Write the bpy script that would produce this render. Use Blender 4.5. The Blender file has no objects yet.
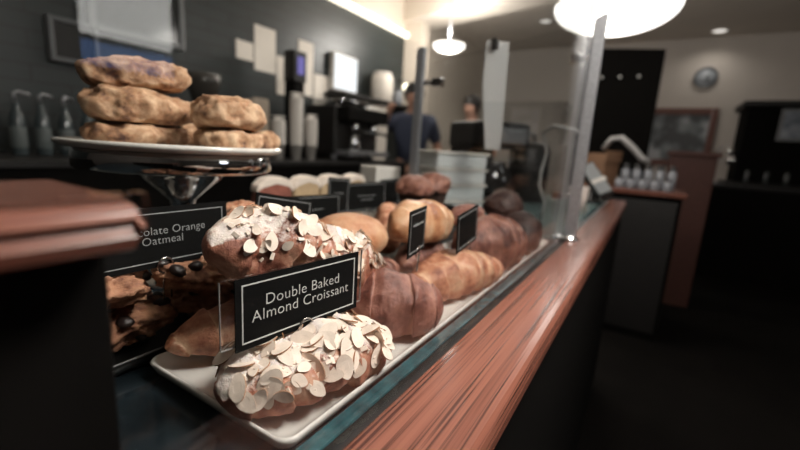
import bpy, bmesh, math, random
from mathutils import Vector, Matrix, noise
from mathutils.bvhtree import BVHTree

S = bpy.context.scene
COL = S.collection
PI = math.pi
V = Vector

# ------------------------------------------------------------------ view
S.view_settings.view_transform = 'Standard'
S.view_settings.look = 'None'
S.view_settings.gamma = 1.0
S.view_settings.exposure = 0.0
S.view_settings.use_curve_mapping = False
S.cycles.use_denoising = True
S.cycles.max_bounces = 10
S.cycles.transparent_max_bounces = 16
S.cycles.sample_clamp_indirect = 4.0

# ------------------------------------------------------------------ materials
MATS = {}


def newmat(name):
    m = bpy.data.materials.new(name)
    m.use_nodes = True
    nt = m.node_tree
    return m, nt, nt.nodes['Principled BSDF']


def N(nt, kind, **kw):
    n = nt.nodes.new(kind)
    for k, v in kw.items():
        if k in n.inputs:
            n.inputs[k].default_value = v
        else:
            setattr(n, k, v)
    return n


def ramp(nt, stops):
    r = nt.nodes.new('ShaderNodeValToRGB')
    e = r.color_ramp.elements
    while len(e) < len(stops):
        e.new(0.5)
    for i, (p, c) in enumerate(stops):
        e[i].position = p
        e[i].color = (c[0], c[1], c[2], 1)
    return r


def mat(name, c, rough=0.5, metal=0.0, var=0.0, scale=20.0, bump=0.0, bscale=80.0, spec=0.5, c2=None,
        emit=None, estr=0.0, coat=0.0):
    if name in MATS:
        return MATS[name]
    m, nt, b = newmat(name)
    b.inputs['Roughness'].default_value = rough
    b.inputs['Metallic'].default_value = metal
    b.inputs['Specular IOR Level'].default_value = spec
    b.inputs['Coat Weight'].default_value = coat
    tc = N(nt, 'ShaderNodeTexCoord')
    nz = N(nt, 'ShaderNodeTexNoise', Scale=scale, Detail=4.0)
    nt.links.new(tc.outputs['Object'], nz.inputs['Vector'])
    if c2 is None:
        c2 = tuple(x * (1 - var) for x in c)
    r = ramp(nt, [(0.35, c2), (0.65, c)])
    nt.links.new(nz.outputs['Fac'], r.inputs['Fac'])
    nt.links.new(r.outputs['Color'], b.inputs['Base Color'])
    if bump:
        n2 = N(nt, 'ShaderNodeTexNoise', Scale=bscale, Detail=3.0)
        nt.links.new(tc.outputs['Object'], n2.inputs['Vector'])
        bp = N(nt, 'ShaderNodeBump', Strength=bump, Distance=0.002)
        nt.links.new(n2.outputs['Fac'], bp.inputs['Height'])
        nt.links.new(bp.outputs['Normal'], b.inputs['Normal'])
    if emit:
        b.inputs['Emission Color'].default_value = (*emit, 1)
        b.inputs['Emission Strength'].default_value = estr
    MATS[name] = m
    return m


def wood_mat(name, light, mid, dark, rough=0.22, sc=1.0):
    m, nt, b = newmat(name)
    tc = N(nt, 'ShaderNodeTexCoord')
    mp = N(nt, 'ShaderNodeMapping')
    mp.inputs['Scale'].default_value = (1.6 * sc, 150 * sc, 120 * sc)
    nt.links.new(tc.outputs['Object'], mp.inputs['Vector'])
    n1 = N(nt, 'ShaderNodeTexNoise', Scale=1.0, Detail=5.0, Roughness=0.6)
    nt.links.new(mp.outputs['Vector'], n1.inputs['Vector'])
    r1 = ramp(nt, [(0.3, mid), (0.6, light)])
    nt.links.new(n1.outputs['Fac'], r1.inputs['Fac'])
    mp2 = N(nt, 'ShaderNodeMapping')
    mp2.inputs['Scale'].default_value = (3.2 * sc, 350 * sc, 280 * sc)
    nt.links.new(tc.outputs['Object'], mp2.inputs['Vector'])
    n2 = N(nt, 'ShaderNodeTexNoise', Scale=1.0, Detail=3.0, Roughness=0.55)
    nt.links.new(mp2.outputs['Vector'], n2.inputs['Vector'])
    r2 = ramp(nt, [(0.52, (0, 0, 0)), (0.64, (0.85, 0.85, 0.85))])
    nt.links.new(n2.outputs['Fac'], r2.inputs['Fac'])
    mx = N(nt, 'ShaderNodeMixRGB')
    nt.links.new(r2.outputs['Color'], mx.inputs['Fac'])
    nt.links.new(r1.outputs['Color'], mx.inputs['Color1'])
    mx.inputs['Color2'].default_value = (*dark, 1)
    nt.links.new(mx.outputs['Color'], b.inputs['Base Color'])
    b.inputs['Roughness'].default_value = rough
    b.inputs['Coat Weight'].default_value = 0.12
    b.inputs['Specular IOR Level'].default_value = 0.35
    b.inputs['Coat Roughness'].default_value = 0.12
    bp = N(nt, 'ShaderNodeBump', Strength=0.25, Distance=0.0006)
    bp.invert = True
    nt.links.new(r2.outputs['Color'], bp.inputs['Height'])
    nt.links.new(bp.outputs['Normal'], b.inputs['Normal'])
    MATS[name] = m
    return m


def crust_mat(name, pale, gold, dark, rough=0.5, sugar=0.0, nscale=45.0):
    """baked crust: pale in the grooves between the rolled layers (attribute), golden to dark brown elsewhere"""
    m, nt, b = newmat(name)
    tc = N(nt, 'ShaderNodeTexCoord')
    nz = N(nt, 'ShaderNodeTexNoise', Scale=nscale, Detail=6.0, Roughness=0.62)
    nt.links.new(tc.outputs['Object'], nz.inputs['Vector'])
    at = N(nt, 'ShaderNodeAttribute', attribute_name='groove')
    r = ramp(nt, [(0.36, dark), (0.5, gold), (0.72, pale)])
    ad = N(nt, 'ShaderNodeMath', operation='ADD')
    ml = N(nt, 'ShaderNodeMath', operation='MULTIPLY')
    ml.inputs[1].default_value = 0.28
    nt.links.new(at.outputs['Fac'], ml.inputs[0])
    nt.links.new(nz.outputs['Fac'], ad.inputs[0])
    nt.links.new(ml.outputs[0], ad.inputs[1])
    nt.links.new(ad.outputs[0], r.inputs['Fac'])
    out = r.outputs['Color']
    if sugar > 0:
        n3 = N(nt, 'ShaderNodeTexNoise', Scale=120.0, Detail=5.0, Roughness=0.7)
        nt.links.new(tc.outputs['Object'], n3.inputs['Vector'])
        a2 = N(nt, 'ShaderNodeAttribute', attribute_name='sugar')
        ad2 = N(nt, 'ShaderNodeMath', operation='ADD')
        nt.links.new(n3.outputs['Fac'], ad2.inputs[0])
        nt.links.new(a2.outputs['Fac'], ad2.inputs[1])
        r3 = ramp(nt, [(1.0 - sugar * 0.55, (0, 0, 0)), (min(1.0, 1.16 - sugar * 0.45), (1, 1, 1))])
        nt.links.new(ad2.outputs[0], r3.inputs['Fac'])
        mx = N(nt, 'ShaderNodeMixRGB')
        nt.links.new(r3.outputs['Color'], mx.inputs['Fac'])
        nt.links.new(out, mx.inputs['Color1'])
        mx.inputs['Color2'].default_value = (0.82, 0.72, 0.66, 1)
        out = mx.outputs['Color']
    nt.links.new(out, b.inputs['Base Color'])
    b.inputs['Roughness'].default_value = rough
    b.inputs['Subsurface Weight'].default_value = 0.08
    b.inputs['Subsurface Radius'].default_value = (0.004, 0.002, 0.001)
    n2 = N(nt, 'ShaderNodeTexNoise', Scale=170.0, Detail=6.0, Roughness=0.68)
    nt.links.new(tc.outputs['Object'], n2.inputs['Vector'])
    bp = N(nt, 'ShaderNodeBump', Strength=0.7, Distance=0.0028)
    nt.links.new(n2.outputs['Fac'], bp.inputs['Height'])
    nt.links.new(bp.outputs['Normal'], b.inputs['Normal'])
    MATS[name] = m
    return m


def glass_mat(name, tint=(0.96, 0.985, 0.98), ior=1.5, rough=0.0):
    m, nt, b = newmat(name)
    nt.nodes.remove(b)
    o = nt.nodes['Material Output']
    fr = N(nt, 'ShaderNodeFresnel')
    ge = N(nt, 'ShaderNodeNewGeometry')
    mi = N(nt, 'ShaderNodeMapRange')
    mi.inputs['To Min'].default_value = ior
    mi.inputs['To Max'].default_value = 1.0 / ior
    nt.links.new(ge.outputs['Backfacing'], mi.inputs['Value'])
    nt.links.new(mi.outputs['Result'], fr.inputs['IOR'])
    tr = N(nt, 'ShaderNodeBsdfTransparent')
    tr.inputs['Color'].default_value = (*tint, 1)
    gl = N(nt, 'ShaderNodeBsdfGlossy', Roughness=rough)
    mx = N(nt, 'ShaderNodeMixShader')
    nt.links.new(fr.outputs[0], mx.inputs[0])
    nt.links.new(tr.outputs[0], mx.inputs[1])
    nt.links.new(gl.outputs[0], mx.inputs[2])
    nt.links.new(mx.outputs[0], o.inputs['Surface'])
    MATS[name] = m
    return m


def emit_mat(name, c, s):
    m, nt, b = newmat(name)
    nt.nodes.remove(b)
    e = N(nt, 'ShaderNodeEmission', Strength=s)
    e.inputs['Color'].default_value = (*c, 1)
    nt.links.new(e.outputs[0], nt.nodes['Material Output'].inputs['Surface'])
    MATS[name] = m
    return m


OAK = wood_mat('oak', (0.175, 0.068, 0.046), (0.105, 0.037, 0.025), (0.026, 0.009, 0.007))
REDWOOD = wood_mat('red wood', (0.052, 0.015, 0.009), (0.035, 0.010, 0.006), (0.03, 0.009, 0.006), 0.6, 0.3)
FRAMEWOOD = wood_mat('frame wood', (0.12, 0.042, 0.028), (0.08, 0.028, 0.018), (0.03, 0.01, 0.007), 0.5, 0.3)
BLACKP = mat('black paint', (0.009, 0.008, 0.0075), 0.5, var=0.2, spec=0.35)
BLACKM = mat('matte black', (0.004, 0.0036, 0.0032), 0.85, var=0.2, spec=0.06)
CARD = mat('black card', (0.0045, 0.0045, 0.0045), 0.7, var=0.15, spec=0.12)
INK = mat('white ink', (0.62, 0.62, 0.60), 0.6)
INKG = mat('grey ink', (0.33, 0.34, 0.34), 0.6)
STEEL = mat('brushed steel', (0.42, 0.43, 0.45), 0.34, 0.8, var=0.15, scale=120)
CHROME = mat('polished steel', (0.62, 0.62, 0.63), 0.08, 1.0)
WIRE = mat('wire', (0.5, 0.48, 0.46), 0.25, 1.0)
CERAM = mat('white glaze', (0.66, 0.63, 0.59), 0.18, var=0.03, coat=0.3)
TRAYB = mat('black tray', (0.02, 0.02, 0.02), 0.3, var=0.2)
TEAL = mat('green glass edge', (0.03, 0.10, 0.115), 0.14, var=0.35, scale=60, c2=(0.015, 0.05, 0.06))
TEALTOP = mat('green glass top', (0.16, 0.23, 0.23), 0.12, var=0.1)
SHELF = mat('dark shelf glass', (0.012, 0.018, 0.022), 0.12, var=0.3)
GLASS = glass_mat('clear glass', (0.985, 0.99, 0.99))
FGLASS = glass_mat('clear front glass', (0.98, 0.99, 0.99), 1.36)
ACRYL = glass_mat('acrylic', (0.93, 0.93, 0.93), 1.45)
ALM = mat('almond', (0.87, 0.73, 0.62), 0.55, var=0.10, scale=160)
ALMR = mat('almond rim', (0.42, 0.20, 0.10), 0.6, var=0.3, scale=200)
CR_ALM = crust_mat('almond croissant crust', (0.64, 0.37, 0.25), (0.40, 0.155, 0.095), (0.165, 0.045, 0.027), sugar=0.50)
CR_GOLD = crust_mat('golden crust', (0.70, 0.45, 0.29), (0.46, 0.195, 0.11), (0.22, 0.065, 0.034))
CR_BROWN = crust_mat('brown crust', (0.32, 0.15, 0.105), (0.17, 0.061, 0.043), (0.07, 0.02, 0.012), rough=0.48)
CR_COCOA = crust_mat('cocoa crust', (0.38, 0.18, 0.135), (0.23, 0.088, 0.066), (0.10, 0.033, 0.025), rough=0.42)
CR_PALE = crust_mat('pale crust', (0.74, 0.53, 0.36), (0.55, 0.28, 0.145), (0.28, 0.095, 0.042), rough=0.3, nscale=25)
CR_BUN = crust_mat('bun crust', (0.62, 0.40, 0.25), (0.48, 0.22, 0.115), (0.30, 0.105, 0.05), rough=0.3, nscale=22)
CR_DARK = crust_mat('dark crust', (0.075, 0.032, 0.023), (0.035, 0.013, 0.010), (0.016, 0.006, 0.005))
SCONE = crust_mat('scone', (0.62, 0.42, 0.27), (0.36, 0.19, 0.10), (0.07, 0.028, 0.022), rough=0.75, nscale=55)
COOKIE = crust_mat('cookie', (0.44, 0.23, 0.13), (0.26, 0.115, 0.065), (0.06, 0.022, 0.014), rough=0.75, nscale=75)
CHOC = mat('chocolate', (0.022, 0.011, 0.009), 0.45, var=0.4, bump=0.4)
CRUMB = mat('cake crumb', (0.56, 0.40, 0.24), 0.8, var=0.25, scale=90, bump=0.5, bscale=300)
CRUMBR = mat('berry cake crumb', (0.30, 0.10, 0.07), 0.8, var=0.4, scale=60, bump=0.5, bscale=300)
ICING = mat('icing', (0.76, 0.66, 0.58), 0.4, var=0.06)


# ------------------------------------------------------------------ mesh helpers
def link(name, me, m, parent=None, smooth=True):
    o = bpy.data.objects.new(name, me)
    COL.objects.link(o)
    if m is not None:
        if isinstance(m, (list, tuple)):
            for x in m:
                me.materials.append(x)
        else:
            me.materials.append(m)
    if parent is not None:
        o.parent = parent
    if smooth:
        for p in me.polygons:
            p.use_smooth = True
    return o


def obj(name, bm, m, parent=None, smooth=False):
    me = bpy.data.meshes.new(name)
    bmesh.ops.recalc_face_normals(bm, faces=bm.faces)
    bm.to_mesh(me)
    bm.free()
    return link(name, me, m, parent, smooth)


def thing(name, label, cat, loc=(0, 0, 0), rot=(0, 0, 0), group=None):
    o = bpy.data.objects.new(name, None)
    COL.objects.link(o)
    o.empty_display_size = 0.02
    o.location = loc
    o.rotation_euler = rot
    return tag(o, label, cat, group)


def tag(o, label, cat, group=None, kind=None):
    o['label'] = label
    o['category'] = cat
    if group:
        o['group'] = group
    if kind:
        o['kind'] = kind
    return o


def struct(name, bm, m, parent=None, smooth=False):
    o = obj(name, bm, m, parent, smooth)
    if parent is None:
        o['kind'] = 'structure'
    return o


def add_box(bm, x0, x1, y0, y1, z0, z1, bev=0.0, seg=2, mtx=None):
    b = bmesh.new()
    bmesh.ops.create_cube(b, size=1.0)
    for v in b.verts:
        v.co = V(((x0 + x1) / 2 + v.co.x * (x1 - x0), (y0 + y1) / 2 + v.co.y * (y1 - y0), (z0 + z1) / 2 + v.co.z * (z1 - z0)))
    if bev > 0:
        bmesh.ops.bevel(b, geom=b.edges[:], offset=bev, segments=seg, affect='EDGES', profile=0.5)
    merge(bm, b, mtx)
    return bm


def merge(bm, b, mtx=None):
    if mtx is not None:
        bmesh.ops.transform(b, matrix=mtx, verts=b.verts)
    mp = {}
    for v in b.verts:
        mp[v] = bm.verts.new(v.co)
    for f in b.faces:
        try:
            nf = bm.faces.new([mp[v] for v in f.verts])
            nf.smooth = f.smooth
            nf.material_index = f.material_index
        except ValueError:
            pass
    b.free()
    return bm


def bx(*a, **k):
    return add_box(bmesh.new(), *a, **k)


def add_lathe(bm, prof, n=40, c=(0, 0, 0)):
    rings = []
    for r, z in prof:
        if r < 1e-5:
            rings.append([bm.verts.new((c[0], c[1], c[2] + z))])
        else:
            rings.append([bm.verts.new((c[0] + r * math.cos(2 * PI * i / n), c[1] + r * math.sin(2 * PI * i / n), c[2] + z)) for i in range(n)])
    for a, b in zip(rings[:-1], rings[1:]):
        for i in range(n):
            j = (i + 1) % n
            if len(a) == 1 and len(b) == 1:
                continue
            if len(a) == 1:
                f = bm.faces.new((a[0], b[i], b[j]))
            elif len(b) == 1:
                f = bm.faces.new((a[i], a[j], b[0]))
            else:
                f = bm.faces.new((a[i], a[j], b[j], b[i]))
            f.smooth = True
    return bm


def lathe(prof, n=40, c=(0, 0, 0)):
    return add_lathe(bmesh.new(), prof, n, c)


def add_tube(bm, pts, r, n=10, cap=True):
    pts = [V(p) for p in pts]
    rs = r if isinstance(r, (list, tuple)) else [r] * len(pts)
    up = V((0, 0, 1))
    rings = []
    prev = None
    for i, p in enumerate(pts):
        a = pts[max(0, i - 1)]
        b = pts[min(len(pts) - 1, i + 1)]
        t = (b - a).normalized()
        if prev is None:
            u = t.cross(up)
            if u.length < 1e-3:
                u = t.cross(V((1, 0, 0)))
            u.normalize()
        else:
            u = (prev - t * prev.dot(t)).normalized()
        prev = u
        w = t.cross(u)
        rings.append([bm.verts.new(p + (u * math.cos(2 * PI * k / n) + w * math.sin(2 * PI * k / n)) * rs[i]) for k in range(n)])
    for a, b in zip(rings[:-1], rings[1:]):
        for k in range(n):
            j = (k + 1) % n
            f = bm.faces.new((a[k], a[j], b[j], b[k]))
            f.smooth = True
    if cap:
        bm.faces.new(rings[0][::-1])
        bm.faces.new(rings[-1])
    return bm


def tube(pts, r, n=10):
    return add_tube(bmesh.new(), pts, r, n)


def add_prism(bm, pts, d0, d1, axis='y'):
    """outline in two coordinates, extruded along the third"""
    def P(a, b, d):
        return (a, d, b) if axis == 'y' else ((d, a, b) if axis == 'x' else (a, b, d))
    A = [bm.verts.new(P(a, b, d0)) for a, b in pts]
    B = [bm.verts.new(P(a, b, d1)) for a, b in pts]
    n = len(pts)
    bm.faces.new(A)
    bm.faces.new(B[::-1])
    for i in range(n):
        j = (i + 1) % n
        bm.faces.new((A[i], B[i], B[j], A[j]))
    return bm


def prism(pts, d0, d1, axis='y'):
    return add_prism(bmesh.new(), pts, d0, d1, axis)


def fbm(p, o=4):
    return noise.fractal(p, 1.0, 2.1, o)


# ------------------------------------------------------------------ pastry shapes
def croissant_mesh(L, W, H, curve=0.5, segs=3.2, seed=1, ridge=0.20, tip=0.16, amp=0.08, skew=0.22, pw=1.9):
    """rolled crescent: rings along a bent axis, stepped layers, flattened bottom, lumpy crust"""
    nu, nv = 120, 52
    bm = bmesh.new()
    gl = bm.verts.layers.float.new('groove')
    sl = bm.verts.layers.float.new('sugar')
    rings = []
    off = V((seed * 7.13, seed * 3.7, seed * 1.9))
    for i in range(nu + 1):
        u = -1 + 2 * i / nu
        a = u * curve
        if curve > 1e-3:
            R = L / 2 / math.sin(min(curve, 1.5))
            cx, cy = R * math.sin(a), R * (math.cos(a) - 1) * 1.0
        else:
            cx, cy, a = L / 2 * u, 0, 0
        T = V((math.cos(a), -math.sin(a), 0))
        B = V((math.sin(a), math.cos(a), 0))
        au = abs(u)
        prof = (1 - au ** pw) ** 0.75 * (1 - tip) + tip * math.sqrt(max(0.0, 1 - au ** 5))
        ring = []
        for k in range(nv):
            th = 2 * PI * k / nv
            s = au * segs + 0.25 + skew * math.sin(th + seed) + 0.10 * noise.noise(V((th, u * 2, seed)))
            fr = s - math.floor(s)
            rg = 1 - ridge * (fr ** 1.6) - 0.0
            step = 1.0 if fr > 0.82 else 0.0
            g = max(0.0, (fr - 0.62) / 0.38) ** 2
            c, sn = math.cos(th), math.sin(th)
            ex = 0.85
            yy = (abs(c) ** ex) * (1 if c >= 0 else -1) * W / 2
            zz = (abs(sn) ** ex) * (1 if sn >= 0 else -1) * H / 2 * 1.25
            P = V((cx, cy, 0)) + (B * yy + V((0, 0, zz))) * prof * rg
            nn = noise.noise(P * 22 + off) * amp * 0.9 + noise.noise(P * 48 + off) * amp * 0.6 + noise.noise(P * 95 + off) * amp * 0.3 + noise.noise(P * 240 + off) * amp * 0.13
            P += (B * yy + V((0, 0, zz))).normalized() * nn * H * prof
            if P.z < -H * 0.36:
                P.z = -H * 0.36 + (P.z + H * 0.36) * 0.12
            v = bm.verts.new(P)
            v[gl] = g
            v[sl] = max(0.0, sn) * 0.5
            ring.append(v)
        rings.append(ring)
    for a, b in zip(rings[:-1], rings[1:]):
        for k in range(nv):
            j = (k + 1) % nv
            bm.faces.new((a[k], a[j], b[j], b[k]))
    bm.faces.new(rings[0][::-1])
    bm.faces.new(rings[-1])
    zmin = min(v.co.z for v in bm.verts)
    for v in bm.verts:
        v.co.z -= zmin
    return bm


def lump_mesh(rx, ry, rz, seed=1, amp=0.2, sc=22.0, flat=0.45, sub=5, fine=0.06, pw=1.0):
    bm = bmesh.new()
    bmesh.ops.create_icosphere(bm, subdivisions=sub, radius=1.0)
    gl = bm.verts.layers.float.new('groove')
    sl = bm.verts.layers.float.new('sugar')
    off = V((seed * 5.3, seed * 2.1, seed * 8.7))
    for v in bm.verts:
        d = v.co.normalized()
        P = V((d.x * rx, d.y * ry, d.z * rz))
        n = noise.noise(P * sc + off) * amp + noise.noise(P * sc * 2.7 + off) * amp * 0.5 + noise.noise(P * sc * 7 + off) * fine
        P = P * (1 + n)
        if P.z < -rz * flat:
            P.z = -rz * flat + (P.z + rz * flat) * 0.1
        v.co = P
        v[gl] = 0.25 + n * 0.9
        v[sl] = max(0, d.z) * 0.4
    zmin = min(v.co.z for v in bm.verts)
    for v in bm.verts:
        v.co.z -= zmin
    return bm


def wedge_scone_mesh(r, h, seed=1, amp=0.16):
    """rough hand-cut scone: rounded triangle, craggy top"""
    bm = bmesh.new()
    bmesh.ops.create_icosphere(bm, subdivisions=5, radius=1.0)
    gl = bm.verts.layers.float.new('groove')
    sl = bm.verts.layers.float.new('sugar')
    off = V((seed * 4.3, seed * 9.1, seed * 2.7))
    for v in bm.verts:
        d = v.co.normalized()
        a = math.atan2(d.y, d.x)
        tri = 1 + 0.10 * math.cos(3 * a + seed)
        rr = math.sqrt(d.x ** 2 + d.y ** 2) ** 0.75
        P = V((math.cos(a) * rr * r * tri, math.sin(a) * rr * r * tri * 0.92, (abs(d.z) ** 0.7) * (1 if d.z > 0 else -1) * h / 2))
        n = noise.noise(P * 30 + off) * amp + noise.noise(P * 75 + off) * amp * 0.6 + noise.noise(P * 190 + off) * amp * 0.40
        rd = 0.5 - abs(noise.noise(P * 42 + off * 2)) * 2
        n += rd * amp * .7
        P = P * (1 + n * 0.75) + V((0, 0, n * h * 0.30))
        if P.z < -h * 0.38:
            P.z = -h * 0.38
        v.co = P
        v[gl] = 0.2 + n * 2.2
        v[sl] = 0
    zmin = min(v.co.z for v in bm.verts)
    for v in bm.verts:
        v.co.z -= zmin
    return bm


RESTED = []      # world-space BVH trees of pastries and trays already placed


def world_geo(root):
    bpy.context.view_layer.update()
    vs, fs = [], []
    st = [root] + list(root.children)
    for o in st:
        if o.type != 'MESH':
            continue
        mw = o.matrix_world
        base = len(vs)
        vs += [mw @ v.co for v in o.data.vertices]
        fs += [[base + i for i in p.vertices] for p in o.data.polygons]
    return vs, fs


def rest(root, sink=0.0015, body=None, floor=0.0):
    """lower (or raise) a thing until it rests on what is below it"""
    vs, fs = world_geo(body or root)
    gaps = []
    for v in vs[::2]:
        g = v.z - floor
        for t in RESTED:
            h = t.ray_cast(V((v.x, v.y, 3.0)), V((0, 0, -1)))
            if h[0] is not None:
                g = min(g, v.z - h[0].z)
        gaps.append(g)
    gaps.sort()
    best = gaps[int(len(gaps) * .02)]
    root.location.z -= best + sink
    bpy.context.view_layer.update()
    vs, fs = world_geo(body or root)
    RESTED.append(BVHTree.FromPolygons(vs, fs))


def note(root):
    vs, fs = world_geo(root)
    RESTED.append(BVHTree.FromPolygons(vs, fs))


def pastry(name, bm, m, label, cat, loc, rot, group=None, do_rest=True, floor=0.0):
    o = obj(name, bm, m, None, True)
    o.location = loc
    o.rotation_euler = rot
    tag(o, label, cat, group)
    if do_rest:
        rest(o, floor=floor)
    else:
        note(o)
    return o


# ------------------------------------------------------------------ almond slices
def almond_mesh(seed):
    rnd = random.Random(seed)
    L, W = 0.0088 * rnd.uniform(0.85, 1.1), 0.0056 * rnd.uniform(0.85, 1.1)
    bm = bmesh.new()
    n = 18
    top, bot = [], []
    t = 0.0009
    cup = rnd.uniform(-0.0012, 0.0016)
    tops = []
    for s in (1.0, 0.55):
        ring_t, ring_b = [], []
        for i in range(n):
            a = 2 * PI * i / n
            x = math.cos(a) * L * s
            w = W * (1 - 0.33 * math.cos(a)) if math.cos(a) > 0 else W * (1 + 0.05 * math.cos(a))
            y = math.sin(a) * w * s
            z = cup * ((x / L) ** 2)
            ring_t.append(bm.verts.new((x, y, z + t / 2)))
            ring_b.append(bm.verts.new((x, y, z - t / 2)))
        tops.append((ring_t, ring_b))
    (ot, ob), (it, ib) = tops
    for i in range(n):
        j = (i + 1) % n
        bm.faces.new((ot[i], ot[j], it[j], it[i]))
        bm.faces.new((ob[j], ob[i], ib[i], ib[j]))
        f = bm.faces.new((ot[j], ot[i], ob[i], ob[j]))
        f.material_index = 1
    bm.faces.new(it)
    bm.faces.new(ib[::-1])
    me = bpy.data.meshes.new('almond_slice')
    bmesh.ops.recalc_face_normals(bm, faces=bm.faces)
    bm.to_mesh(me)
    bm.free()
    me.materials.append(ALM)
    me.materials.append(ALMR)
    return me


ALMS = [almond_mesh(i) for i in range(6)]


def sprinkle(root, n, seed, accept, mind=0.006, tilt=0.45, smin=0.8, smax=1.15):
    rnd = random.Random(seed)
    me = root.data
    polys = [p for p in me.polygons if accept(p.center, p.normal)]
    placed = []
    tries = 0
    while len(placed) < n and tries < 6000:
        tries += 1
        p = rnd.choice(polys)
        c = p.center
        if any((c - q).length < mind for q in placed):
            continue
        placed.append(c.copy())
        nn = (p.normal + V((rnd.uniform(-tilt, tilt), rnd.uniform(-tilt, tilt), rnd.uniform(-tilt, tilt)))).normalized()
        q = nn.to_track_quat('Z', 'Y') @ Matrix.Rotation(rnd.uniform(0, 2 * PI), 3, 'Z').to_quaternion()
        o = bpy.data.objects.new('almond_slice', rnd.choice(ALMS))
        COL.objects.link(o)
        o.parent = root
        o.rotation_mode = 'QUATERNION'
        o.rotation_quaternion = q
        o.location = c + p.normal * 0.0012
        s = rnd.uniform(smin, smax)
        o.scale = (s, s, 1)


def crumbs(root, n, seed, accept):
    """scattered almond flakes too small to count: one mesh"""
    rnd = random.Random(seed)
    polys = [p for p in root.data.polygons if accept(p.center, p.normal)]
    bm = bmesh.new()
    for i in range(n):
        p = rnd.choice(polys)
        s_ = rnd.uniform(.0012, .0032)
        nn = (p.normal + V((rnd.uniform(-.4, .4), rnd.uniform(-.4, .4), rnd.uniform(-.4, .4)))).normalized()
        mx = Matrix.Translation(p.center + p.normal * .0007) @ nn.to_track_quat('Z', 'Y').to_matrix().to_4x4() @ Matrix.Rotation(rnd.uniform(0, 6), 4, 'Z')
        add_box(bm, -s_, s_, -s_ * .6, s_ * .6, -.0005, .0005, .0003, 1, mx)
    o = obj('almond_crumbs', bm, ALM, root)
    o['kind'] = 'stuff'


# ------------------------------------------------------------------ the room
FZ, CZ = -0.95, 1.75
X0, X1, Y0, Y1 = -1.6, 6.5, -3.0, 2.5
FLOORM = mat('dark floor', (0.0045, 0.0038, 0.0033), 0.8, var=0.35, scale=6, spec=0.06)
BEIGE = mat('beige paint', (0.50, 0.44, 0.37), 0.85, var=0.06, scale=3)
CEILM = mat('ceiling paint', (0.60, 0.54, 0.47), 0.9, var=0.04, scale=3)
GREYW = mat('warm grey paint', (0.43, 0.39, 0.35), 0.85, var=0.06, scale=3)


def tile_mat():
    m, nt, b = newmat('dark glazed tile')
    tc = N(nt, 'ShaderNodeTexCoord')
    mp = N(nt, 'ShaderNodeMapping')
    mp.inputs['Rotation'].default_value = (PI / 2, 0, 0)
    nt.links.new(tc.outputs['Object'], mp.inputs['Vector'])
    bk = N(nt, 'ShaderNodeTexBrick', Scale=1.0)
    bk.inputs['Color1'].default_value = (0.009, 0.0145, 0.0145, 1)
    bk.inputs['Color2'].default_value = (0.015, 0.021, 0.021, 1)
    bk.inputs['Mortar'].default_value = (0.007, 0.008, 0.008, 1)
    bk.inputs['Brick Width'].default_value = 0.3
    bk.inputs['Row Height'].default_value = 0.075
    bk.inputs['Mortar Size'].default_value = 0.006
    nt.links.new(mp.outputs['Vector'], bk.inputs['Vector'])
    nt.links.new(bk.outputs['Color'], b.inputs['Base Color'])
    b.inputs['Roughness'].default_value = 0.42
    bp = N(nt, 'ShaderNodeBump', Strength=0.6, Distance=0.003)
    bp.invert = True
    nt.links.new(bk.outputs['Fac'], bp.inputs['Height'])
    nt.links.new(bp.outputs['Normal'], b.inputs['Normal'])
    return m


TILE = tile_mat()
struct('floor', bx(X0 - .1, X1 + .1, Y0 - .1, Y1 + .1, FZ - .1, FZ), FLOORM)
struct('ceiling', bx(X0 - .1, X1 + .1, Y0 - .1, Y1 + .1, CZ, CZ + .1), CEILM)
struct('wall_back', bx(X0, 4.0, Y1, Y1 + .1, FZ, 1.36), TILE)
struct('wall_back_upper', bx(X0, X1, Y1, Y1 + .1, 1.36, CZ), BEIGE)
struct('wall_back_pale', bx(4.0, X1, Y1, Y1 + .1, FZ, 1.36), BEIGE)
struct('wall_far', bx(X1, X1 + .1, Y0, Y1 + .1, FZ, CZ), GREYW)
DARKW = mat('dark brown paint', (0.05, 0.042, 0.037), 0.8, var=0.1, scale=3)
struct('wall_left', bx(X0 - .1, X0, Y0, Y1 + .1, FZ, CZ), DARKW)
WX = [(1.22, 1.92)]
# customer-side wall, pierced by the windows
zs0, zs1 = 0.56, 1.5
xs = sorted([X0] + [a for w in WX for a in w] + [X1])
bm = bmesh.new()
add_box(bm, X0, X1, Y0 - .1, Y0, FZ, zs0)
add_box(bm, X0, X1, Y0 - .1, Y0, zs1, CZ)
for i in range(0, len(xs), 2):
    add_box(bm, xs[i], xs[i + 1], Y0 - .1, Y0, zs0, zs1)
struct('wall_front', bm, DARKW)
SKYW = emit_mat('daylight', (1.0, 0.98, 0.93), 7.0)
SKYB = emit_mat('blue daylight', (0.20, 0.42, 0.95), 2.2)
for i, (a, b_) in enumerate(WX):
    fr = bmesh.new()
    for q in ((a, a + .04, zs0, zs1), (b_ - .04, b_, zs0, zs1), (a + .04, b_ - .04, zs0, zs0 + .04), (a + .04, b_ - .04, zs1 - .04, zs1), (a + .04, b_ - .04, .76, .79)):
        add_box(fr, q[0], q[1], Y0 - .07, Y0 - .01, q[2], q[3])
    w = struct('window_%d' % (i + 1), fr, BLACKP)
    obj('upper_pane', bx(a + .04, b_ - .04, Y0 - .05, Y0 - .04, .79, zs1 - .04), SKYW, w)
    obj('lower_pane', bx(a + .04, b_ - .04, Y0 - .05, Y0 - .04, zs0 + .04, .76), SKYB, w)

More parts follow.
